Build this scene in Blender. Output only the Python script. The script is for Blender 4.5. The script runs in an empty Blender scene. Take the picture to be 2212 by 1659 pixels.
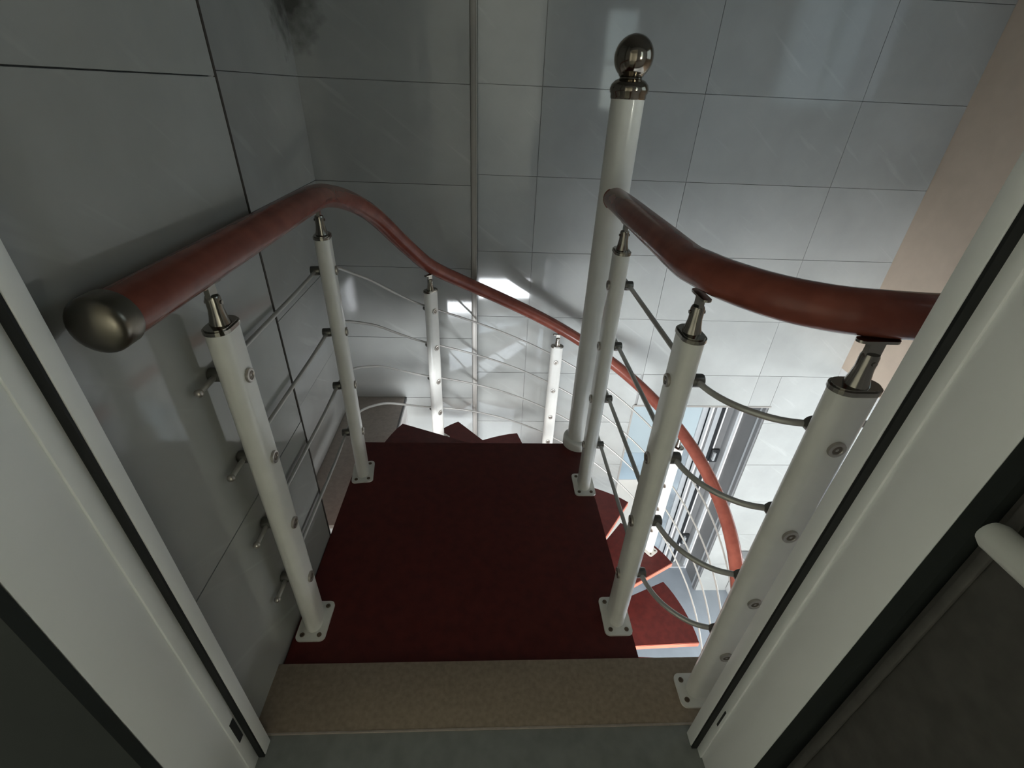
import bpy, bmesh, math, random
from mathutils import Vector, Matrix
random.seed(7)
S = bpy.context.scene
COL = S.collection
PI = math.pi

# ------------------------------------------------------------------ camera
CAM_H = 1.26717
F_PX = 1005.209
R = ((0.998540989, 0.013332195, 0.052327290),      # columns: right, down, forward
     (-0.037205270, -0.532461070, 0.845636433),
     (0.039136435, -0.846349491, -0.531188176))
cam = bpy.data.cameras.new('camera')
cam.sensor_fit = 'HORIZONTAL'; cam.sensor_width = 36.0
cam.lens = 36.0 * F_PX / 2212.0
cam.clip_start = 0.01; cam.clip_end = 100
cam_ob = bpy.data.objects.new('camera', cam); COL.objects.link(cam_ob)
M = Matrix.Identity(4)
for i in range(3):
    M[i][0] = R[i][0]; M[i][1] = -R[i][1]; M[i][2] = -R[i][2]
M.translation = (0, 0, CAM_H)
cam_ob.matrix_world = M
S.camera = cam_ob

# ------------------------------------------------------------------ view, world, window light and added lights
S.view_settings.view_transform = 'Standard'
S.view_settings.look = 'None'
S.view_settings.gamma = 1.0
S.view_settings.use_curve_mapping = False
S.view_settings.exposure = 0.0
W = bpy.data.worlds.new('world'); S.world = W; W.use_nodes = True
bg = W.node_tree.nodes['Background']
bg.inputs[0].default_value = (0.75, 0.88, 1.0, 1); bg.inputs[1].default_value = 0.6

def area(name, loc, rot, sx, sy, power, colr):
    l = bpy.data.lights.new(name, 'AREA'); l.shape = 'RECTANGLE'; l.size = sx; l.size_y = sy
    l.energy = power; l.color = colr
    o = bpy.data.objects.new(name, l); COL.objects.link(o)
    o.location = loc; o.rotation_euler = rot
    return o
# daylight through the shop window of the lower floor (faces +y)
area('lower_window_daylight', (-0.15, -3.42, -1.35), (PI/2, 0, 0), 2.3, 1.9, 510, (0.92, 0.96, 1.0))
# daylight through the window in the right wall of the stairwell (faces -x)
area('right_window_daylight', (2.33, 1.25, 1.75), (0, PI/2, 0), 1.0, 0.9, 1.4, (0.66, 0.93, 1.0))
# daylight through the narrow window beside the door (faces +y)
area('front_window_daylight', (1.09, 0.40, 1.52), (PI/2, 0, 0), 0.24, 0.72, 1.0, (0.74, 0.95, 1.0))

# added side light to brighten the lower left walls (faces -x)
area('added_lower_side_light', (6.45, 1.1, -0.85), (0, PI/2, 0), 0.9, 2.4, 150, (0.95, 0.97, 1.0))
# added light under the slab to brighten lower floor and treads (faces down)
area('added_lower_down_light', (0.05, -0.05, -0.150), (0, 0, 0), 1.1, 0.6, 80, (1.0, 0.93, 0.84))
# added fill for posts and jambs, from behind the camera (faces -x)
area('added_room_fill', (1.87, -1.25, 1.00), (0, PI/2, 0), 0.62, 0.62, 68, (1.0, 1.0, 0.84))

# ------------------------------------------------------------------ materials
def new_mat(name):
    m = bpy.data.materials.new(name); m.use_nodes = True
    return m, m.node_tree.nodes, m.node_tree.links, m.node_tree.nodes['Principled BSDF']
def plain(name, col, rough=0.5, metal=0.0, spec=0.5, noise=0.0, nscale=30.0, bump=0.0, coat=0.0):
    m, N, L, P = new_mat(name)
    P.inputs['Roughness'].default_value = rough
    P.inputs['Metallic'].default_value = metal
    P.inputs['Specular IOR Level'].default_value = spec
    P.inputs['Coat Weight'].default_value = coat
    P.inputs['Base Color'].default_value = (*col, 1)
    if noise > 0 or bump > 0:
        tc = N.new('ShaderNodeTexCoord'); nz = N.new('ShaderNodeTexNoise')
        nz.inputs['Scale'].default_value = nscale; nz.inputs['Detail'].default_value = 5
        L.new(tc.outputs['Object'], nz.inputs['Vector'])
        if noise > 0:
            rp = N.new('ShaderNodeValToRGB')
            rp.color_ramp.elements[0].position = 0.3; rp.color_ramp.elements[1].position = 0.7
            rp.color_ramp.elements[0].color = (*[c*(1-noise) for c in col], 1)
            rp.color_ramp.elements[1].color = (*[min(1, c*(1+noise)) for c in col], 1)
            L.new(nz.outputs['Fac'], rp.inputs['Fac']); L.new(rp.outputs['Color'], P.inputs['Base Color'])
        if bump > 0:
            b = N.new('ShaderNodeBump'); b.inputs['Strength'].default_value = bump; b.inputs['Distance'].default_value = 0.002
            L.new(nz.outputs['Fac'], b.inputs['Height']); L.new(b.outputs['Normal'], P.inputs['Normal'])
    return m
def tile_mat(name, base, vein, rough):
    """grey glazed stone tile: soft clouds, thin pale diagonal veins, a different patch on every tile"""
    m, N, L, P = new_mat(name)
    tc = N.new('ShaderNodeTexCoord'); oi = N.new('ShaderNodeObjectInfo')
    add = N.new('ShaderNodeVectorMath'); add.operation = 'MULTIPLY_ADD'
    comb = N.new('ShaderNodeCombineXYZ')
    for i in range(3): L.new(oi.outputs['Random'], comb.inputs[i])
    add.inputs[1].default_value = (37, 53, 71)
    L.new(comb.outputs[0], add.inputs[0]); L.new(tc.outputs['Object'], add.inputs[2])
    n1 = N.new('ShaderNodeTexNoise'); n1.inputs['Scale'].default_value = 2.2; n1.inputs['Detail'].default_value = 6
    n1.inputs['Roughness'].default_value = 0.6
    L.new(add.outputs[0], n1.inputs['Vector'])
    sp = N.new('ShaderNodeSeparateXYZ'); L.new(add.outputs[0], sp.inputs[0])
    def mth(op, x, y):
        n = N.new('ShaderNodeMath'); n.operation = op
        for i, v in enumerate((x, y)):
            if hasattr(v, 'is_linked'): L.new(v, n.inputs[i])
            else: n.inputs[i].default_value = v
        return n.outputs[0]
    u = mth('ADD', sp.outputs[0], sp.outputs[1]); vz = sp.outputs[2]
    ca, sa = math.cos(0.62), math.sin(0.62)
    along = mth('ADD', mth('MULTIPLY', u, ca), mth('MULTIPLY', vz, -sa))
    across = mth('ADD', mth('MULTIPLY', u, sa), mth('MULTIPLY', vz, ca))
    cv = N.new('ShaderNodeCombineXYZ'); L.new(mth('MULTIPLY', along, 2.2), cv.inputs[0]); L.new(mth('MULTIPLY', across, 22.0), cv.inputs[1])
    n2 = N.new('ShaderNodeTexNoise'); n2.inputs['Scale'].default_value = 1.0; n2.inputs['Detail'].default_value = 3
    n2.inputs['Distortion'].default_value = 0.4
    L.new(cv.outputs[0], n2.inputs['Vector'])
    r1 = N.new('ShaderNodeValToRGB'); e = r1.color_ramp.elements
    e[0].position = 0.3; e[1].position = 0.72
    e[0].color = (*[c*0.88 for c in base], 1); e[1].color = (*[c*1.08 for c in base], 1)
    L.new(n1.outputs['Fac'], r1.inputs['Fac'])
    r2 = N.new('ShaderNodeValToRGB'); e = r2.color_ramp.elements
    e[0].position = 0.62; e[1].position = 0.76; e[0].color = (0, 0, 0, 1); e[1].color = (0.26, 0.26, 0.26, 1)
    L.new(n2.outputs['Fac'], r2.inputs['Fac'])
    mx = N.new('ShaderNodeMix'); mx.data_type = 'RGBA'
    L.new(r2.outputs['Color'], mx.inputs['Factor']); L.new(r1.outputs['Color'], mx.inputs['A'])
    mx.inputs['B'].default_value = (*vein, 1)
    # darker blotch in the upper left back corner
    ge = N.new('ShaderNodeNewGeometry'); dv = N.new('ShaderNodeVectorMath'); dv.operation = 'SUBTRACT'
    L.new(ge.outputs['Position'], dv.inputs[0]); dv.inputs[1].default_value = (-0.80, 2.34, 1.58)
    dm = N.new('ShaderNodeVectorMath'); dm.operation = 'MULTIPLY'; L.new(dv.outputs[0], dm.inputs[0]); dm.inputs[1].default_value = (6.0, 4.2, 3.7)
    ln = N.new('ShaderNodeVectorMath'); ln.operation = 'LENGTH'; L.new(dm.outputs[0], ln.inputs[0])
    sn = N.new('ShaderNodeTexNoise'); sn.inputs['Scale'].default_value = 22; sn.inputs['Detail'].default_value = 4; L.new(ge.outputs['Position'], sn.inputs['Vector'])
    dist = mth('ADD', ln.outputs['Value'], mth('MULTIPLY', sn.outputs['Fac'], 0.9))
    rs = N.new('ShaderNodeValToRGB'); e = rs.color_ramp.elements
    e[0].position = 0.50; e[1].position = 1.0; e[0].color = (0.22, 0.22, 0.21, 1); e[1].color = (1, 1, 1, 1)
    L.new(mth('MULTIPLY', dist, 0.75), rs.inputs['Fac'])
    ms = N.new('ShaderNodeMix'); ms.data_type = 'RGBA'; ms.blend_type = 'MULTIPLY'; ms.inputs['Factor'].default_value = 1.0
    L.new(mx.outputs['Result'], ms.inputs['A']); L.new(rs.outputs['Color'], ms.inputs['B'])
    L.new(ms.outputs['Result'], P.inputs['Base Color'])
    P.inputs['Roughness'].default_value = rough
    return m
def wood_mat(name, c0, c1, rough, axis_scale):
    m, N, L, P = new_mat(name)
    tc = N.new('ShaderNodeTexCoord'); mp = N.new('ShaderNodeMapping'); mp.inputs['Scale'].default_value = axis_scale
    L.new(tc.outputs['Object'], mp.inputs['Vector'])
    n = N.new('ShaderNodeTexNoise'); n.inputs['Scale'].default_value = 6; n.inputs['Detail'].default_value = 8
    L.new(mp.outputs[0], n.inputs['Vector'])
    r = N.new('ShaderNodeValToRGB'); e = r.color_ramp.elements
    e[0].position = 0.35; e[1].position = 0.68; e[0].color = (*c0, 1); e[1].color = (*c1, 1)
    L.new(n.outputs['Fac'], r.inputs['Fac']); L.new(r.outputs['Color'], P.inputs['Base Color'])
    P.inputs['Roughness'].default_value = rough; P.inputs['Specular IOR Level'].default_value = 0.3
    return m

MT = {
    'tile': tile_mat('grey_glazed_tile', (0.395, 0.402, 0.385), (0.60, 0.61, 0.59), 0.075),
    'grout': plain('grey_grout', (0.30, 0.30, 0.29), 0.9),
    'joint': plain('dark_corner_joint', (0.05, 0.042, 0.035), 0.8),
    'beige_wall': plain('beige_paint', (0.60, 0.49, 0.39), 0.75, noise=0.04, nscale=12, bump=0.05),
    'white_wall': plain('white_paint', (0.72, 0.72, 0.70), 0.8, noise=0.03, nscale=9),
    'shaded_wall': plain('shaded_room_side', (0.010, 0.014, 0.012), 0.8, noise=0.08, nscale=12),  # shade of the room side put into a near-black colour
    'ceiling': plain('ceiling_paint', (0.20, 0.20, 0.19), 0.9),
    'beige_stone': plain('beige_stone', (0.30, 0.235, 0.175), 0.35, noise=0.16, nscale=90),
    'ledge_stone': plain('ledge_stone', (0.40, 0.345, 0.30), 0.4, noise=0.10, nscale=60),
    'floor_tile': plain('grey_floor_tile', (0.23, 0.24, 0.23), 0.45, noise=0.12, nscale=25),
    'lower_floor': plain('pale_lower_floor', (0.33, 0.37, 0.41), 0.30, noise=0.06, nscale=8),
    'trim': plain('satin_trim_strip', (0.34, 0.32, 0.29), 0.40, metal=0.2),
    'white_post': plain('white_enamel', (0.80, 0.79, 0.74), 0.28, noise=0.03, nscale=20, coat=0.2),
    'frame_white': plain('white_coated_frame', (0.89, 0.90, 0.89), 0.38),
    'rubber': plain('black_rubber', (0.006, 0.007, 0.007), 0.7),
    'chrome': plain('smoked_chrome', (0.30, 0.28, 0.245), 0.18, metal=1.0),
    'brass': plain('dark_nickel_finial', (0.27, 0.235, 0.19), 0.13, metal=1.0),
    'gun': plain('gunmetal_clamp', (0.17, 0.165, 0.15), 0.35, metal=0.8),
    'rod': plain('brushed_steel_rod', (0.50, 0.49, 0.46), 0.35, metal=0.45),
    'bolt_ring': plain('steel_bolt_ring', (0.46, 0.43, 0.39), 0.30, metal=0.8),
    'bolt_core': plain('bolt_socket', (0.17, 0.14, 0.11), 0.5, metal=0.6),
    'screw': plain('weathered_screw', (0.16, 0.12, 0.085), 0.5, metal=0.5),
    'cap_metal': plain('dull_end_cap_metal', (0.20, 0.18, 0.145), 0.30, metal=1.0),
    'tread_edge': plain('salmon_tread_edge', (0.62, 0.20, 0.13), 0.5),
    'rail': wood_mat('red_brown_handrail', (0.185, 0.052, 0.036), (0.255, 0.076, 0.052), 0.22, (3, 3, 3)),
    'tread': wood_mat('dark_red_tread', (0.080, 0.013, 0.011), (0.112, 0.018, 0.0145), 0.55, (5, 5, 5)),
    'alu': plain('silver_aluminium', (0.55, 0.57, 0.58), 0.38, metal=0.3),
    'alu_dark': plain('grey_aluminium', (0.20, 0.20, 0.20), 0.45, metal=0.3),
    'glass_blue': plain('pale_blue_frosted_glass', (0.44, 0.52, 0.55), 0.25),
    'glass_mid': plain('blue_frosted_glass', (0.35, 0.44, 0.50), 0.25),
    'glass_grey': plain('grey_reflecting_glass', (0.27, 0.31, 0.34), 0.08, noise=0.4, nscale=4),
    'cream': plain('cream_panel', (0.62, 0.60, 0.55), 0.5),
    'black': plain('black_plastic', (0.02, 0.022, 0.024), 0.4),
    'door_dark': plain('dark_door_laminate', (0.085, 0.08, 0.072), 0.55, noise=0.2, nscale=40),
    'white_plastic': plain('white_bar_plastic', (0.72, 0.73, 0.68), 0.4),
    'appliance': plain('white_cabinet_lacquer', (0.80, 0.80, 0.79), 0.35),
    'appliance_top': plain('grey_cabinet_top', (0.35, 0.36, 0.37), 0.4),
}

# ------------------------------------------------------------------ helpers
def link(name, mesh, mat, parent=None, loc=None):
    o = bpy.data.objects.new(name, mesh); COL.objects.link(o)
    if mat is not None and len(mesh.materials) == 0: mesh.materials.append(MT[mat])
    if parent is not None: o.parent = parent
    if loc is not None: o.location = loc
    return o
def mesh_from(bm, name, smooth=False, angle=40):
    bmesh.ops.recalc_face_normals(bm, faces=bm.faces)
    me = bpy.data.meshes.new(name); bm.to_mesh(me); bm.free()
    if smooth:
        for p in me.polygons: p.use_smooth = True
        try: me.set_sharp_from_angle(angle=math.radians(angle))
        except Exception: pass
    return me
def bm_box(bm, x0, x1, y0, y1, z0, z1):
    vs = [bm.verts.new(p) for p in ((x0,y0,z0),(x1,y0,z0),(x1,y1,z0),(x0,y1,z0),(x0,y0,z1),(x1,y0,z1),(x1,y1,z1),(x0,y1,z1))]
    for f in ((0,3,2,1),(4,5,6,7),(0,1,5,4),(1,2,6,5),(2,3,7,6),(3,0,4,7)): bm.faces.new([vs[i] for i in f])
def boxes(name, lst, mat, parent=None, bevel=0.0):
    bm = bmesh.new()
    for b in lst: bm_box(bm, *b)
    if bevel > 0:
        bmesh.ops.bevel(bm, geom=list(bm.edges), offset=bevel, segments=2, affect='EDGES', profile=0.5)
    return link(name, mesh_from(bm, name, bevel > 0), mat, parent)
def bm_prism(bm, pts, z0, z1):
    a = [bm.verts.new((p[0], p[1], z0)) for p in pts]; b = [bm.verts.new((p[0], p[1], z1)) for p in pts]
    n = len(pts); bm.faces.new(a[::-1]); bm.faces.new(b)
    for i in range(n): bm.faces.new((a[i], a[(i+1) % n], b[(i+1) % n], b[i]))
def bm_lathe(bm, prof, seg=32, ax='z', origin=(0,0,0), closed=True):
    rings = []
    for r, z in prof:
        ring = []
        for i in range(seg):
            a = 2*PI*i/seg; p = (r*math.cos(a), r*math.sin(a), z)
            if ax == 'x': p = (p[2], p[0], p[1])
            if ax == 'y': p = (p[0], p[2], p[1])
            ring.append(bm.verts.new((p[0]+origin[0], p[1]+origin[1], p[2]+origin[2])))
        rings.append(ring)
    for a, b in zip(rings, rings[1:]):
        for i in range(seg): bm.faces.new((a[i], a[(i+1) % seg], b[(i+1) % seg], b[i]))
    if closed:
        bm.faces.new(rings[0][::-1]); bm.faces.new(rings[-1])
def stadium(L, Wd, n=10):
    """outline, long axis along y"""
    r = Wd/2; h = L/2 - r; pts = []
    for i in range(n+1):
        a = PI*i/n; pts.append((r*math.cos(a), h + r*math.sin(a)))
    for i in range(n+1):
        a = PI + PI*i/n; pts.append((r*math.cos(a), -h + r*math.sin(a)))
    return pts
def rrect(sx, sy, r, n=5):
    pts = []
    for cx, cy, a0 in ((sx/2-r, sy/2-r, 0), (-sx/2+r, sy/2-r, PI/2), (-sx/2+r, -sy/2+r, PI), (sx/2-r, -sy/2+r, 1.5*PI)):
        for i in range(n+1):
            a = a0 + PI/2*i/n; pts.append((cx + r*math.cos(a), cy + r*math.sin(a)))
    return pts
def bm_sweep(bm, path, ru, rv, seg=16, cap=True):
    """sweep an ellipse along a path; v stays near world up"""
    path = [Vector(p) for p in path]; rings = []
    for i, p in enumerate(path):
        t = (path[min(i+1, len(path)-1)] - path[max(i-1, 0)]).normalized()
        u = t.cross(Vector((0, 0, 1))).normalized(); v = u.cross(t).normalized()
        rings.append([bm.verts.new(p + u*ru*math.cos(2*PI*k/seg) + v*rv*math.sin(2*PI*k/seg)) for k in range(seg)])
    for a, b in zip(rings, rings[1:]):
        for k in range(seg): bm.faces.new((a[k], a[(k+1) % seg], b[(k+1) % seg], b[k]))
    if cap:
        bm.faces.new(rings[0][::-1]); bm.faces.new(rings[-1])
def catmull(pts, n=8):
    P = [Vector(p) for p in pts]; P = [P[0]*2-P[1]] + P + [P[-1]*2-P[-2]]; out = []
    for i in range(1, len(P)-2):
        for k in range(n):
            t = k/n; a, b, c, d = P[i-1], P[i], P[i+1], P[i+2]
            out.append(0.5*((2*b) + (c-a)*t + (2*a-5*b+4*c-d)*t*t + (3*b-a-3*c+d)*t*t*t))
    out.append(P[-2]); return out
def empty(name, loc=(0,0,0)):
    o = bpy.data.objects.new(name, None); COL.objects.link(o); o.location = loc
    o.empty_display_size = 0.1
    return o
def tag(o, label=None, cat=None, group=None, kind=None):
    if label: o['label'] = label
    if cat: o['category'] = cat
    if group: o['group'] = group
    if kind: o['kind'] = kind
    return o
def structure(o, label, cat):
    return tag(o, label, cat, kind='structure')

_tile_cache = {}
def tile_box(sx, sy, sz):
    key = (round(sx, 4), round(sy, 4), round(sz, 4))
    if key not in _tile_cache:
        bm = bmesh.new(); bm_box(bm, -sx/2, sx/2, -sy/2, sy/2, -sz/2, sz/2)
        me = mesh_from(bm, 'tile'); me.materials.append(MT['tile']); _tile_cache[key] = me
    return _tile_cache[key]
GAP = 0.0022
def lay_tiles(parent, axis, front, us, zs, holes=(), sign=-1, thick=0.012):
    """tiles on a wall. axis 'y': wall faces along y (u = x); axis 'x': faces along x (u = y).
    front = coordinate of the tile faces; sign = direction the faces look"""
    def put(u0, u1, z0, z1):
        if u1-u0 < 0.015 or z1-z0 < 0.015: return
        w, h = u1-u0-GAP, z1-z0-GAP; c = front - sign*thick/2 + random.uniform(-0.0006, 0.0006)
        if axis == 'y':
            o = link('tile', tile_box(w, thick, h), None, parent, ((u0+u1)/2, c, (z0+z1)/2))
            o.rotation_euler = (random.uniform(-.0012, .0012), 0, random.uniform(-.0012, .0012))
        else:
            o = link('tile', tile_box(thick, w, h), None, parent, (c, (u0+u1)/2, (z0+z1)/2))
            o.rotation_euler = (0, random.uniform(-.0012, .0012), random.uniform(-.0012, .0012))
    for z0, z1 in zip(zs, zs[1:]):
        for u0, u1 in zip(us, us[1:]):
            pieces = [(u0, u1, z0, z1)]
            for (hu0, hu1, hz0, hz1) in holes:
                nxt = []
                for (a, b, c, d) in pieces:
                    if b <= hu0 or a >= hu1 or d <= hz0 or c >= hz1: nxt.append((a, b, c, d)); continue
                    if a < hu0: nxt.append((a, hu0, c, d))
                    if b > hu1: nxt.append((hu1, b, c, d))
                    m0, m1 = max(a, hu0), min(b, hu1)
                    if c < hz0: nxt.append((m0, m1, c, hz0))
                    if d > hz1: nxt.append((m0, m1, hz1, d))
                pieces = nxt
            for p in pieces: put(*p)

# ------------------------------------------------------------------ key measures (metres)
NX, NY = 0.39, 1.55            # newel axis
H = 0.222                      # riser
ZL = -12*H                     # lower floor
ZC = 2.45                      # ceiling
YL, YR = 2.38, 2.635           # back wall: projecting left part, right part
XB = -0.822                    # left wall
XA = -0.527                    # pier face beside the door
YA = 1.06                      # end of the pier
XT = -0.067                    # edge of the projecting part
XR = 2.38                      # beige wall
SLAB = -0.22
XF = 6.5                       # far right of the lower room
YF = -3.5
ZR = [1.295 - 0.397*k for k in range(-3, 11)]
rows_r = sorted([ZC, ZL] + [z for z in ZR if ZL < z < ZC])
rows_l = sorted([ZC, ZL] + [1.287 - 0.4035*k for k in range(-3, 11) if ZL < 1.287 - 0.4035*k < ZC])
DX0, DX1, DZ1 = 1.022, 1.99, -0.552   # lower door opening

# ------------------------------------------------------------------ setting
cols = [XT, 0.243, 1.037, 1.832, XR, 2.626, 3.42, 4.214, 5.008, 5.80, XF]
wb = boxes('wall_back', [(XT-0.02, DX0, YR, YR+0.28, ZL, ZC), (DX1, XF, YR, YR+0.28, ZL, SLAB), (DX1, XR+0.1, YR, YR+0.28, SLAB, ZC),
                         (DX0, DX1, YR, YR+0.28, DZ1, ZC)], 'grout')
structure(wb, 'grey tiled back wall of the stairwell, right of the corner strip', 'wall')
zsU = [z for z in rows_r if z >= -0.3]
lay_tiles(wb, 'y', YR-0.010, cols[:5], rows_r, holes=[(DX0, DX1, ZL-1, DZ1)])
lay_tiles(wb, 'y', YR-0.010, cols[4:], [z for z in rows_r if z < -0.2], holes=[])
wl = boxes('wall_back_left', [(XB-0.1, XT-0.006, YL, YR+0.28, ZL, ZC)], 'grout')
structure(wl, 'darker projecting tiled wall in the left back corner', 'wall')
lay_tiles(wl, 'y', YL-0.010, [XB, XT-0.024], rows_l)
# side face of the projection
lay_tiles(wl, 'x', XT, [YL+0.005, YR-0.012], rows_r, sign=1, thick=0.006)
tr = boxes('trim_1', [(XT-0.023, XT-0.0015, YL-0.013, YL-0.002, ZL, ZC), (XT-0.004, XT+0.003, YL-0.013, YL+0.012, ZL, ZC)], 'trim', bevel=0.001)
structure(tr, 'vertical metal edge strip on the corner of the back wall', 'trim')
wleft = boxes('wall_left', [(XB-0.15, XB, YA-0.1, YL, ZL, ZC)], 'grout')
structure(wleft, 'recessed grey tiled left wall beyond the pier', 'wall')
lay_tiles(wleft, 'x', XB+0.010, [YA, YL-0.010], rows_l, sign=1)
wp = boxes('wall_left_pier', [(XB-0.15, XA, 0.47, YA, ZL, ZC)], 'grout')
structure(wp, 'glossy dark grey tiled pier left of the doorway', 'wall')
zsA = sorted([ZC, ZL, 2.07, 1.27, 0.47, -0.33, -1.13, -1.93])
lay_tiles(wp, 'x', XA+0.010, [0.473, YA+0.002], zsA, sign=1)
lay_tiles(wp, 'y', YA+0.010, [XB, XA-0.002], zsA, sign=1)

boxes('corner_joint', [(XA+0.0075, XA+0.0112, YA+0.0025, YA+0.0095, ZL, ZC)], 'joint', wp)

# beige wall on the right, with the daylight window out of view
wr = boxes('wall_right', [(XR, XR+0.12, 1.95, YR, SLAB, ZC), (XR, XR+0.12, 0.45, 0.6, SLAB, ZC), (XR, XR+0.12, 0.6, 1.95, SLAB, 1.25), (XR, XR+0.12, 0.6, 1.95, 2.25, ZC)], 'beige_wall')
structure(wr, 'plain beige painted wall on the right of the stairwell', 'wall')
w2 = boxes('window_1', [(XR+0.02, XR+0.06, 0.6, 0.65, 1.25, 2.25), (XR+0.02, XR+0.06, 1.9, 1.95, 1.25, 2.25), (XR+0.02, XR+0.06, 0.65, 1.9, 1.25, 1.3),
                        (XR+0.02, XR+0.06, 0.65, 1.9, 2.2, 2.25), (XR+0.02, XR+0.06, 1.25, 1.3, 1.3, 2.2)], 'frame_white')
structure(w2, 'white framed daylight window in the beige right wall', 'window')

# front wall (doorway and narrow window), camera side coloured near black for its shade
FY0, FY1 = 0.30, 0.452
DO = 0.492
fw = boxes('wall_front', [(XB-0.15, -DO-0.03, FY0+0.012, FY1, SLAB, ZC), (DO+0.03, 0.93, FY0+0.012, FY1, SLAB, ZC), (0.93, 1.25, FY0+0.012, FY1, SLAB, 1.14),
                          (0.93, 1.25, FY0+0.012, FY1, 1.9, ZC), (1.25, XR+0.12, FY0+0.012, FY1, SLAB, ZC), (-DO-0.03, DO+0.03, FY0+0.012, FY1, 2.09, ZC)], 'white_wall')
structure(fw, 'white wall with the doorway seen from the stair side', 'wall')
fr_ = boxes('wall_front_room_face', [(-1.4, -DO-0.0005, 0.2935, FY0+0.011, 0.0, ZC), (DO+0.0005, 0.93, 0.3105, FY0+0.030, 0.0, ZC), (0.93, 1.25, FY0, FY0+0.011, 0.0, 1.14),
                               (0.93, 1.25, FY0, FY0+0.011, 1.9, ZC), (1.25, 1.9, FY0, FY0+0.011, 0.0, ZC), (-DO-0.002, DO+0.002, FY0, FY0+0.011, 2.09, ZC)], 'shaded_wall')
structure(fr_, 'room side of the wall around the doorway, coloured dark for its shade', 'wall')
w3 = boxes('window_2', [(0.93, 0.965, FY0+0.03, FY1-0.03, 1.14, 1.9), (1.215, 1.25, FY0+0.03, FY1-0.03, 1.14, 1.9), (0.965, 1.215, FY0+0.03, FY1-0.03, 1.14, 1.175),
                        (0.965, 1.215, FY0+0.03, FY1-0.03, 1.865, 1.9), (0.965, 1.215, FY1-0.045, FY1-0.02, 1.50, 1.52)], 'frame_white')
structure(w3, 'narrow white framed window beside the doorway', 'window')
rw = boxes('wall_room', [(-1.52, -1.4, -2.2, FY0, 0, ZC), (1.9, 2.02, -2.2, -1.6, 0, ZC), (1.9, 2.02, -0.9, FY0, 0, ZC), (1.9, 2.02, -1.6, -0.9, 0, 0.65), (1.9, 2.02, -1.6, -0.9, 1.35, ZC), (-1.4, 1.9, -2.32, -2.2, 0, ZC)], 'white_wall')
structure(rw, 'white walls of the room behind the doorway', 'wall')
w5 = boxes('added_window_4', [(1.93, 1.97, -1.6, -1.56, 0.65, 1.35), (1.93, 1.97, -0.94, -0.9, 0.65, 1.35), (1.93, 1.97, -1.56, -0.94, 0.65, 0.69), (1.93, 1.97, -1.56, -0.94, 1.31, 1.35)], 'frame_white')  # unseen frame made up to hold the added room fill
structure(w5, 'unseen white window frame added around the fill light behind the camera', 'window')

# floors and ceilings
fu = boxes('floor', [(-1.4, 1.9, -2.2, 0.4862, -0.12, 0.0150)], 'floor_tile')
structure(fu, 'dull grey floor just inside the doorway', 'floor')
th = boxes('floor_threshold', [(XA-0.02, XR, 0.487, 0.640, -0.12, 0.0195)], 'beige_stone', bevel=0.0015)
boxes('edge_strip', [(XA-0.02, 1.9, 0.4863, 0.4895, 0.0151, 0.0203)], 'ledge_stone', th)  # pale strip stands in for the highlight along the threshold edge
structure(th, 'beige stone threshold strip between the doorway and the red landing', 'floor')
sl = boxes('floor_slab', [(-1.45, XF, YF, 0.486, -0.140, -0.1205), (XR+0.001, XF, 0.486, YR, SLAB-0.06, SLAB-0.001)], 'white_wall')
structure(sl, 'white underside of the upper floor slab', 'ceiling')
ce = boxes('ceiling', [(-1.5, XR+0.15, -2.32, YR+0.28, ZC, ZC+0.1)], 'ceiling')
structure(ce, 'plain ceiling above the stairwell', 'ceiling')
fl = boxes('floor_lower', [(XB-0.6, XF+0.1, YF-0.1, 3.6, ZL-0.1, ZL)], 'lower_floor')
structure(fl, 'pale blue grey floor of the storey below', 'floor')
lw = boxes('wall_lower', [(XB-0.6, XB-0.15, YF, YA, ZL, -0.14), (XF, XF+0.1, YF, -0.2, ZL, SLAB), (XF, XF+0.1, 2.4, YR+0.28, ZL, SLAB), (XF, XF+0.1, -0.2, 2.4, ZL, -1.4), (XF, XF+0.1, -0.2, 2.4, -0.32, SLAB),
                          (XB-0.6, -1.3, YF-0.1, YF, ZL, -0.14), (1.4, XF, YF-0.1, YF, ZL, -0.14), (-1.3, 1.4, YF-0.1, YF, ZL, -2.4), (-1.3, 1.4, YF-0.1, YF, -0.35, -0.14)], 'white_wall')
structure(lw, 'white walls of the storey below', 'wall')
w4 = boxes('window_3', [(-1.3, 1.4, YF-0.06, YF-0.02, -2.4, -2.33), (-1.3, 1.4, YF-0.06, YF-0.02, -0.42, -0.35)] +
           [(x, x+0.07, YF-0.06, YF-0.02, -2.33, -0.42) for x in (-1.3, -0.42, 0.46, 1.33)], 'alu_dark')
w6 = boxes('added_window_5', [(XF+0.03, XF+0.07, -0.2, 2.4, -1.4, -1.34), (XF+0.03, XF+0.07, -0.2, 2.4, -0.38, -0.32)] + [(XF+0.03, XF+0.07, y, y+0.06, -1.34, -0.38) for y in (-0.2, 1.07, 2.34)], 'alu')  # unseen frame made up to go with the added side light
structure(w6, 'unseen window frame added around the side light of the storey below', 'window')
structure(w4, 'wide framed shop window of the storey below', 'window')

# stone ledge along the recessed left wall
LZ = -0.325
lg = boxes('ledge', [(XB+0.010, -0.497, 1.385, YL-0.012, LZ-0.30, LZ-0.022)], 'white_wall')
structure(lg, 'brown stone topped ledge along the left wall beside the landing', 'ledge')
boxes('ledge_top', [(XB+0.010, -0.500, 1.385, YL-0.012, LZ-0.022, LZ)], 'ledge_stone', lg, bevel=0.002)
boxes('edge_strip', [(-0.499, -0.489, 1.385, YL-0.012, LZ-0.024, LZ-0.002)], 'alu_dark', lg)

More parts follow.
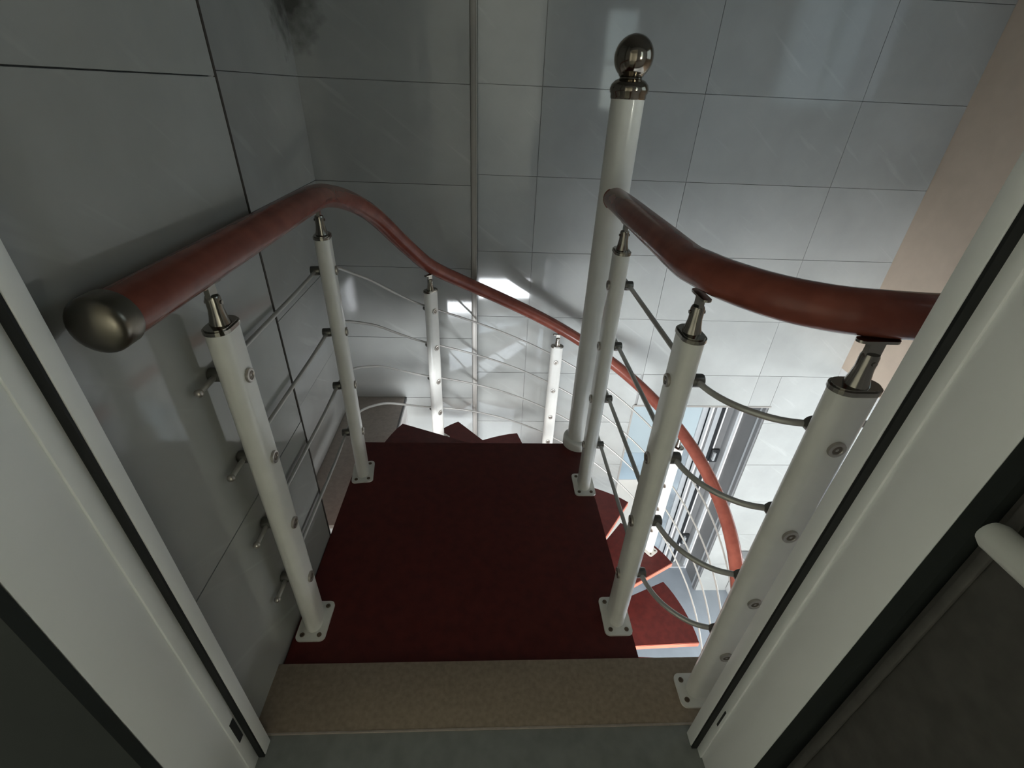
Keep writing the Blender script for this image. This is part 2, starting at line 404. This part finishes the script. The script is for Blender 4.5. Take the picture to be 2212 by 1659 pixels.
# ------------------------------------------------------------------ white doorway frame
df = empty('door_1', (0, 0, 0)); structure(df, 'white door frame with black rubber seal around the doorway', 'door frame')
ZF = 0.015
for s in (-1, 1):
    a, b = sorted((s*DO, s*(DO+0.030))); y0, y1 = (0.312 if s < 0 else 0.330), 0.449
    boxes('jamb', [(a, b, y0, y1, ZF, 2.09)], 'frame_white', df, bevel=0.003)
    a, b = sorted((s*(DO-0.0035), s*(DO+0.001)))
    boxes('rebate_strip', [(a, b, 0.418 if s < 0 else 0.428, 0.4485, ZF, 2.06)], 'frame_white', df, bevel=0.001)
    a, b = sorted((s*0.4745, s*0.56))
    boxes('door_stop', [(a, b, 0.4505, 0.477, ZF+0.001, 2.11)], 'frame_white', df, bevel=0.002)
    a, b = sorted((s*0.476, s*(DO+0.002)))
    boxes('rubber_seal', [(a, b, 0.4460, 0.4500, ZF, 2.07)], 'rubber', df)
boxes('head', [(-DO, DO, 0.312, 0.449, 2.06, 2.09)], 'frame_white', df, bevel=0.003)
boxes('head_stop', [(-0.474, 0.474, 0.4505, 0.477, 2.045, 2.11)], 'frame_white', df, bevel=0.002)
boxes('latch_hole', [(-DO+0.0030, -DO+0.0045, 0.4275, 0.4415, 0.138, 0.212)], 'black', df)
boxes('hinge_slot', [(DO-0.0045, DO-0.0030, 0.4335, 0.4375, 0.165, 0.226)], 'black', df)

FRAME_SHEAR = 0.020                                                    # right side of a plumb frame, sheared toward the camera to fit image edges
for o in [c for c in df.children] + [fr_]:
    for v in o.data.vertices:
        if 0.40 < v.co.x < 0.95 and v.co.z > 0: v.co.y -= (FRAME_SHEAR*v.co.z + 0.006) if v.co.y > 0.40 else 0.012*v.co.z

# dark door leaf swung open into the room, with its white grab bar
dl = empty('dark_door', (0.55, 0.285, ZF))
tag(dl, 'dark door leaf swung open at the right edge, with a white horizontal bar', 'door')
def rel(lst, o): return [(a-o[0], b-o[0], c-o[1], d-o[1], e-o[2], f-o[2]) for (a, b, c, d, e, f) in lst]
DLo = (0.55, 0.285, ZF)
boxes('leaf', rel([(0.506, 0.545, -0.52, 0.299, ZF+0.006, 2.04)], DLo), 'door_dark', dl, bevel=0.002)
boxes('edge_moulding', rel([(0.500, 0.5055, 0.280, 0.291, ZF+0.006, 2.04)], DLo), 'door_dark', dl, bevel=0.002)
boxes('hinge', rel([(0.520, 0.536, 0.2995, 0.3095, 1.70, 1.80), (0.520, 0.536, 0.2995, 0.3065, 0.2, 0.3)], DLo), 'gun', dl)
bm = bmesh.new()
bm_lathe(bm, [(0.006, 0.284), (0.012, 0.283), (0.0152, 0.276), (0.0152, -0.36), (0.012, -0.367), (0.006, -0.368)], 20, 'y', (0.478-DLo[0], -DLo[1], 0.931-DLo[2]))
bar = link('grab_bar', mesh_from(bm, 'grab_bar', True), 'white_plastic', dl); bar['label'] = 'white round horizontal bar'
bm = bmesh.new()
for yy in (0.19, -0.30): bm_lathe(bm, [(0.010, 0.478), (0.010, 0.498), (0.02, 0.501), (0.02, 0.5058)], 16, 'x', (-DLo[0], yy-DLo[1], 0.931-DLo[2]))
link('bar_mount', mesh_from(bm, 'bar_mount', True), 'white_plastic', bar)

# ------------------------------------------------------------------ lower glass door
d2 = empty('door_2', ((DX0+DX1)/2, YR, ZL)); structure(d2, 'aluminium framed sliding glass door at the bottom of the back wall', 'door')
o2 = ((DX0+DX1)/2, YR, ZL)
YD = YR+0.29
B2 = lambda n, l, m, p=d2, bv=0.0: boxes(n, rel(l, o2), m, p, bv)
B2('lintel_edge', [(DX0-0.012, DX1+0.012, YR-0.014, YR-0.0005, DZ1, DZ1+0.012)], 'trim')
B2('side_edge', [(DX0-0.012, DX0, YR-0.014, YR+0.02, ZL, DZ1)], 'trim')
B2('corner_groove', [(DX1-0.016, DX1-0.002, YR-0.006, YR+0.028, ZL, DZ1)], 'alu_dark')
B2('corner_bead', [(DX1-0.013, DX1-0.002, YR+0.030, YR+0.052, ZL, DZ1)], 'alu')
B2('side_reveal', [(DX1-0.006, DX1, YR+0.054, YR+0.23, ZL, DZ1)], 'alu_dark')
B2('track_bead', [(DX1-0.016, DX1, YR+0.232, YR+0.246, ZL, DZ1)], 'appliance')
B2('outer_stile', [(DX1-0.030, DX1, YR+0.248, YR+0.34, ZL, DZ1)], 'alu')
B2('inner_stile', [(DX1-0.045, DX1-0.005, YR+0.345, YR+0.45, ZL, DZ1)], 'alu_dark')
B2('sill', [(DX0, DX1, YR+0.235, YR+0.46, ZL, ZL+0.022)], 'alu')
B2('head_rail', [(DX0, DX1, YR+0.25, YR+0.46, DZ1-0.05, DZ1-0.001)], 'alu')
def leaf(x0, x1, y, panes, lock):
    l = B2('door_leaf', [(x0, x0+0.045, y, y+0.04, ZL+0.03, DZ1-0.05), (x1-0.045, x1, y, y+0.04, ZL+0.03, DZ1-0.05),
                         (x0+0.045, x1-0.045, y, y+0.04, ZL+0.03, ZL+0.11), (x0+0.045, x1-0.045, y, y+0.04, DZ1-0.11, DZ1-0.05)], 'alu')
    for (z0, z1, mt) in panes: B2('pane' if 'glass' in mt else 'panel', [(x0+0.045, x1-0.045, y+0.014, y+0.024, z0, z1)], mt, l)
    for z in lock:
        k = B2('lock', [(x1-0.075, x1-0.012, y-0.022, y-0.001, z-0.06, z+0.06)], 'black', l, 0.003)
        B2('pull_handle', [(x1-0.040, x1-0.022, y-0.040, y-0.023, z+0.08, z+0.52)], 'appliance', l, 0.003)
    return l
leaf(1.06, 1.42, YD+0.06, [(-1.29, DZ1-0.11, 'glass_blue'), (-1.60, -1.292, 'glass_mid'), (ZL+0.11, -1.602, 'cream')], [])
leaf(1.40, 1.77, YD+0.06, [(-1.24, DZ1-0.11, 'glass_blue'), (ZL+0.11, -1.242, 'glass_grey')], [])
for x0, x1, mt in ((1.768, 1.782, 'appliance'), (1.784, 1.800, 'alu_dark'), (1.802, 1.842, 'alu'), (1.845, 1.872, 'black'), (1.875, 1.887, 'appliance'), (1.890, 1.940, 'alu_dark')):
    B2('sliding_stile', [(x0, x1, YD, YD+0.035, ZL+0.025, DZ1-0.052)], mt)
for z in (-1.24, -2.28):
    k = B2('lock', [(1.868, 1.932, YD-0.024, YD-0.0005, z-0.065, z+0.065)], 'black', d2, 0.003)
    B2('lock_lever', [(1.876, 1.892, YD-0.050, YD-0.026, z-0.03, z+0.05)], 'alu', k)
bk = boxes('wall_beyond', [(0.6, 2.6, 3.30, 3.36, ZL, DZ1)], 'glass_grey'); structure(bk, 'dim bluish wall beyond the lower glass door', 'wall')

# white low cabinet near the foot of the wall
cb = empty('low_cabinet', (2.55, 2.46, ZL)); tag(cb, 'low white cabinet against the lower back wall, right of the glass door', 'cabinet')
boxes('body', [(-0.28, 0.28, -0.15, 0.155, 0.03, 0.545)], 'appliance', cb, bevel=0.004)
boxes('top', [(-0.29, 0.29, -0.165, 0.158, 0.546, 0.572)], 'appliance_top', cb, bevel=0.002)
boxes('door', [(-0.275, -0.003, -0.163, -0.151, 0.04, 0.535), (0.003, 0.275, -0.163, -0.151, 0.04, 0.535)], 'appliance', cb, bevel=0.002)
boxes('plinth', [(-0.26, 0.26, -0.13, 0.15, 0.0, 0.029)], 'alu_dark', cb)

# ------------------------------------------------------------------ spiral staircase
st = empty('spiral_staircase', (NX, NY, ZL))
tag(st, 'dark red spiral staircase winding down around a white centre post', 'staircase')
def stp(name, bm, mat, parent=None, smooth=False, z=0.0, label=None):
    """mesh given in world xy around the newel axis (local), world z"""
    for v in bm.verts: v.co.z -= ZL
    o = link(name, mesh_from(bm, name, smooth), mat, parent or st)
    if mat == 'tread':
        o.data.materials.append(MT['tread_edge'])
        for p in o.data.polygons:
            if abs(p.normal.z) < 0.3: p.material_index = 1
    if label: o['label'] = label
    return o
bm = bmesh.new()
bm_prism(bm, [(-0.5145-NX, 0.6415-NY), (0.414-NX, 0.6415-NY), (0.402-NX, 1.546-NY), (-0.5145-NX, 1.546-NY)], -0.045, 0.0)
bmesh.ops.bevel(bm, geom=list(bm.edges), offset=0.003, segments=2, affect='EDGES')
stp('landing', bm, 'tread', label='near black red landing board at the top')
TR = 0.932
def back_angle(k): return 178.9 - 25.75*k
for k in range(1, 12):
    a1 = math.radians(back_angle(k)); a0 = math.radians(back_angle(k) + 27.0)
    r0 = 0.062; pts = []
    for i in range(9):
        a = a0 + (a1-a0)*i/8; pts.append((TR*math.cos(a), TR*math.sin(a)))
    pts.append((r0*math.cos(a1-0.95), r0*math.sin(a1-0.95)))
    am = (a0+a1)/2
    pts.append((r0*math.cos(a1-2.2), r0*math.sin(a1-2.2)))
    pts.append((r0*math.cos(am+PI), r0*math.sin(am+PI)))
    pts.append((r0*math.cos(a0+2.2), r0*math.sin(a0+2.2)))
    pts.append((r0*math.cos(a0+0.95), r0*math.sin(a0+0.95)))
    bm = bmesh.new(); bm_prism(bm, pts, -k*H-0.040, -k*H)
    bmesh.ops.bevel(bm, geom=[e for e in bm.edges if abs(e.verts[0].co.z-e.verts[1].co.z) < 1e-6], offset=0.003, segments=2, affect='EDGES')
    stp('tread', bm, 'tread')
    bm = bmesh.new(); bm_lathe(bm, [(0.058, -k*H-0.1), (0.058, -k*H-0.042)], 24)
    stp('spacer_ring', bm, 'white_post', smooth=True)
bm = bmesh.new(); bm_lathe(bm, [(0.0475, ZL), (0.0475, 1.268)], 40)
nw = stp('newel_post', bm, 'white_post', smooth=True, label='tall white centre post')
bm = bmesh.new(); bm_lathe(bm, [(0.049, 0.0), (0.064, 0.0), (0.064, 0.030), (0.0625, 0.036), (0.058, 0.040), (0.049, 0.041)], 40)
stp('base_collar', bm, 'white_post', nw, True)
bm = bmesh.new(); bm_lathe(bm, [(0.10, ZL), (0.10, ZL+0.012), (0.06, ZL+0.014)], 32)
stp('floor_flange', bm, 'white_post', nw, True)
prof = [(0.0485, 1.262), (0.0505, 1.266), (0.0505, 1.274), (0.054, 1.279), (0.0545, 1.288), (0.051, 1.298), (0.042, 1.307), (0.032, 1.311), (0.031, 1.314)]
bm = bmesh.new(); bm_lathe(bm, prof, 40)
stp('finial_base', bm, 'brass', nw, True, label='dark polished metal bell shaped cap')
bm = bmesh.new()
prof = [(0.030, 1.314), (0.034, 1.317)]
for i in range(1, 24):
    a = -PI/2 + 0.62 + (PI-0.62)*i/24; prof.append((0.0535*math.cos(a), 1.361 + 0.0535*math.sin(a)))
prof.append((0.002, 1.4145))
bm_lathe(bm, prof, 40)
stp('finial_ball', bm, 'brass', nw, True, label='dark polished metal ball')

# ------------------------------------------------------------------ railings
PH = 0.90
def make_baluster_meshes():
    d = {}
    bm = bmesh.new(); bm_prism(bm, stadium(0.072, 0.042), 0.006, PH-0.004); d['baluster'] = mesh_from(bm, 'baluster', True, 50); d['baluster'].materials.append(MT['white_post'])
    bm = bmesh.new(); bm_prism(bm, rrect(0.078, 0.115, 0.014), 0.0, 0.006)
    d['base_plate'] = mesh_from(bm, 'base_plate'); d['base_plate'].materials.append(MT['white_post'])
    bm = bmesh.new(); bm_lathe(bm, [(0.0062, 0.006), (0.0062, 0.0078), (0.004, 0.0088), (0.003, 0.0072)], 14)
    d['screw'] = mesh_from(bm, 'screw', True); d['screw'].materials.append(MT['screw'])
    bm = bmesh.new(); bm_prism(bm, stadium(0.076, 0.046), PH-0.004, PH+0.003); bm_prism(bm, stadium(0.070, 0.040), PH+0.003, PH+0.006)
    d['top_cap'] = mesh_from(bm, 'top_cap'); d['top_cap'].materials.append(MT['chrome'])
    bm = bmesh.new(); bm_lathe(bm, [(0.0175, PH+0.006), (0.0145, PH+0.018), (0.0125, PH+0.032), (0.0125, PH+0.052), (0.011, PH+0.056)], 24)
    bm_lathe(bm, [(0.0035, -0.0145), (0.0035, 0.0145)], 10, 'x', (0, 0, PH+0.045))
    bm_box(bm, -0.0045, 0.0045, -0.011, 0.011, PH+0.050, PH+0.076)
    bm_prism(bm, stadium(0.062, 0.018, 6), PH+0.0745, PH+0.0785)
    d['rail_bracket'] = mesh_from(bm, 'rail_bracket', True, 35); d['rail_bracket'].materials.append(MT['chrome'])
    bm = bmesh.new(); bm_lathe(bm, [(0.0135, -0.0205), (0.0142, -0.0232), (0.0136, -0.0262), (0.0105, -0.0272), (0.0088, -0.0268), (0.0080, -0.0255)], 24, 'x')
    d['bolt'] = mesh_from(bm, 'bolt', True); d['bolt'].materials.append(MT['bolt_ring'])
    bm = bmesh.new(); bm_lathe(bm, [(0.0079, -0.0254), (0.0070, -0.0262), (0.0034, -0.0262), (0.0028, -0.0252)], 14, 'x')
    d['bolt_socket'] = mesh_from(bm, 'bolt_socket', True); d['bolt_socket'].materials.append(MT['bolt_core'])
    bm = bmesh.new(); bm_lathe(bm, [(0.0095, 0.0205), (0.0095, 0.0225), (0.0130, 0.0235), (0.0138, 0.0265), (0.0138, 0.0455), (0.0128, 0.0485), (0.0100, 0.0495)], 22, 'x')
    d['rod_clamp'] = mesh_from(bm, 'rod_clamp', True); d['rod_clamp'].materials.append(MT['gun'])
    return d
BD = make_baluster_meshes()
RZ = (0.2, 0.4, 0.6, 0.8)
def baluster(rail, x, y, z, rot):
    b = bpy.data.objects.new('baluster', BD['baluster']); COL.objects.link(b); b.parent = rail
    b.location = (x-rail.location.x, y-rail.location.y, z-rail.location.z); b.rotation_euler = (0, 0, math.radians(rot))
    def sub(n, loc=(0, 0, 0)):
        o = bpy.data.objects.new(n, BD[n]); COL.objects.link(o); o.parent = b; o.location = loc
    sub('base_plate'); sub('top_cap'); sub('rail_bracket')
    for sx in (-1, 1):
        for sy in (-1, 1): sub('screw', (sx*0.0225, sy*0.0415, 0))
    for zz in RZ: sub('bolt', (0, 0, zz)); sub('bolt_socket', (0, 0, zz)); sub('rod_clamp', (0, 0, zz))
    return b
def swept(name, path, ru, rv, mat, rail, seg=16, label=None):
    bm = bmesh.new(); o = rail.location
    bm_sweep(bm, [Vector(p)-o for p in path], ru, rv, seg)
    ob = link(name, mesh_from(bm, name, True, 60), mat, rail)
    if label: ob['label'] = label
    return ob
def dome(name, p, d, r, length, mat, parent, rail):
    """rounded end cap at point p looking along d"""
    bm = bmesh.new(); prof = [(r, 0.0), (r*1.03, 0.002), (r*1.03, length*0.55)]
    for i in range(1, 9):
        a = PI/2*i/8; prof.append((r*1.03*math.cos(a)+1e-4, length*0.55 + length*0.45*math.sin(a)))
    bm_lathe(bm, prof, 28)
    q = Vector((0, 0, 1)).rotation_difference(Vector(d).normalized()).to_matrix().to_4x4()
    q.translation = Vector(p) - rail.location
    bmesh.ops.transform(bm, matrix=q, verts=bm.verts)
    return link(name, mesh_from(bm, name, True, 50), mat, parent)

# outer railing: landing, then down the outside of the spiral
ro = empty('stair_railing', (-0.468, 0.764, 0.0))
tag(ro, 'long railing from the rounded metal end cap down the outside of the spiral', 'railing')
SL = H/25.75
TH0 = 190.5
TAB_RAIL = ((204, 0.0), (192, -0.007), (183, -0.029), (173, -0.069), (164.4, -0.125), (158, -0.190), (148, -0.323), (139.8, -0.432), (126.6, -0.556), (108.6, -0.712), (90, -0.869))
TAB_ROD = ((204, 0.0), (192, -0.004), (184, -0.030), (178, -0.066), (171, -0.121), (162, -0.199), (152, -0.308), (143, -0.404), (126.6, -0.551), (108.6, -0.706), (90, -0.8665))
def drop(th, tab):
    """height lost along the railing: level over the landing, easing into the pitch of the stair"""
    if th >= tab[0][0]: return 0.0
    if th <= tab[-1][0]: return tab[-1][1] - SL*(tab[-1][0]-th)
    for i in range(len(tab)-1):
        (x1, y1), (x0, y0) = tab[i], tab[i+1]
        if x0 <= th <= x1:
            def slope(j):
                if j == 0: return 0.0
                if j == len(tab)-1: return SL
                return (tab[j-1][1]-tab[j+1][1])/(tab[j-1][0]-tab[j+1][0])
            m1, m0 = slope(i), slope(i+1); w = x1-x0; t = (th-x0)/w
            return (2*t**3-3*t**2+1)*y0 + (t**3-2*t**2+t)*w*m0 + (-2*t**3+3*t**2)*y1 + (t**3-t**2)*w*m1
def rad(th): return 0.872
def ring_pt(th, off, z, tab):
    r = rad(th) + off; a = math.radians(th)
    return (NX + r*math.cos(a), NY + r*math.sin(a), z + drop(th, tab))
TH_END = -108
def outer_path(y0, off, z, tab):
    pts = []; y = y0
    def on_landing(x, y): return (x-off, y, z + drop(math.degrees(math.atan2(y-NY, x-NX)) % 360, tab))
    while y < 1.10:
        pts.append((-0.4675-off, y, z)); y += 0.06
    sm = catmull([on_landing(x, y) for x, y in ((-0.4675, 1.12), (-0.4680, 1.20), (-0.4700, 1.28), (-0.4745, 1.36), (-0.4790, 1.44))] +
                 [ring_pt(th, off, z, tab) for th in (182, 178, 174)], 4)
    pts += [p for p in sm if p[1] > pts[-1][1]+0.012]
    th = 171.5
    while th >= TH_END:
        pts.append(ring_pt(th, off, z, tab)); th -= 2.5
    return pts
RAIL_Z = 1.010
hr = swept('handrail', outer_path(0.553, 0.0, RAIL_Z, TAB_RAIL), 0.0355, 0.0325, 'rail', ro, 20, 'red brown round handrail')
dome('end_cap', (-0.4675, 0.556, RAIL_Z), (0, -1, 0), 0.0355, 0.046, 'cap_metal', hr, ro)
for zz in RZ:
    rd = swept('rod', outer_path(0.700, 0.036, zz, TAB_ROD), 0.0052, 0.0052, 'rod', ro, 10)
    bm = bmesh.new(); bmesh.ops.create_uvsphere(bm, u_segments=14, v_segments=8, radius=0.0078)
    link('rod_tip', mesh_from(bm, 'rod_tip', True), 'bolt_ring', rd, (-0.5035-ro.location.x, 0.699-ro.location.y, zz))
baluster(ro, -0.4675, 0.763, 0.0, 180)
baluster(ro, -0.4740, 1.360, 0.0, 188)
for th, k in ((139.8, 2), (89.0, 4), (35.0, 6), (-14.5, 8), (-66.0, 10)):
    a = math.radians(th); r = rad(th)
    baluster(ro, NX + r*math.cos(a), NY + r*math.sin(a), -k*H, th)

# inner railing: from the newel along the right edge of the landing, then along the floor opening
ri = empty('stair_railing', (0.373, 1.294, 0.0))
tag(ri, 'short railing from the white centre post, bending right to the door frame', 'railing')
XI = 0.374
bend = [(XI, 0.86), (XI+0.004, 0.80), (XI+0.022, 0.725), (XI+0.062, 0.650), (XI+0.115, 0.600), (XI+0.175, 0.574), (XI+0.25, 0.566)]
pts = [(XI+0.012, 1.512, RAIL_Z-0.010), (XI+0.008, 1.44, RAIL_Z-0.006)] + [(XI, y, RAIL_Z) for y in (1.30, 1.15, 1.0)] + [(x, y, RAIL_Z+0.018*min(1, i/5)) for i, (x, y) in enumerate(bend)] + [(x, 0.565, RAIL_Z+0.018) for x in (0.75, 0.9, 1.05)]
hi = swept('handrail', catmull(pts, 6), 0.0355, 0.0325, 'rail', ri, 20, 'red brown round handrail')
dome('rounded_end', (XI+0.0115, 1.508, RAIL_Z-0.010), (0.06, 1, 0), 0.0345, 0.02, 'rail', hi, ri)
dome('end_cap', (1.05, 0.565, RAIL_Z+0.018), (1, 0, 0), 0.0345, 0.05, 'brass', hi, ri)
for zz in RZ:
    o = 0.036
    pts = [(XI+o, y, zz) for y in (1.345, 1.20, 1.05, 0.90, 0.80)] + [(XI+o+0.006, 0.735, zz+0.002), (XI+o+0.030, 0.672, zz+0.008), (XI+o+0.075, 0.623, zz+0.014), (XI+o+0.125, 0.603, zz+0.018), (XI+o+0.18, 0.601, zz+0.02), (0.75, 0.601, zz+0.02), (0.9, 0.601, zz+0.02)]
    swept('rod', catmull(pts, 5), 0.0062, 0.0062, 'rod', ri, 10)
baluster(ri, 0.3715, 1.294, 0.0, 0)
baluster(ri, 0.3750, 0.766, 0.0, 0)
baluster(ri, 0.5390, 0.558, 0.0195, 90)
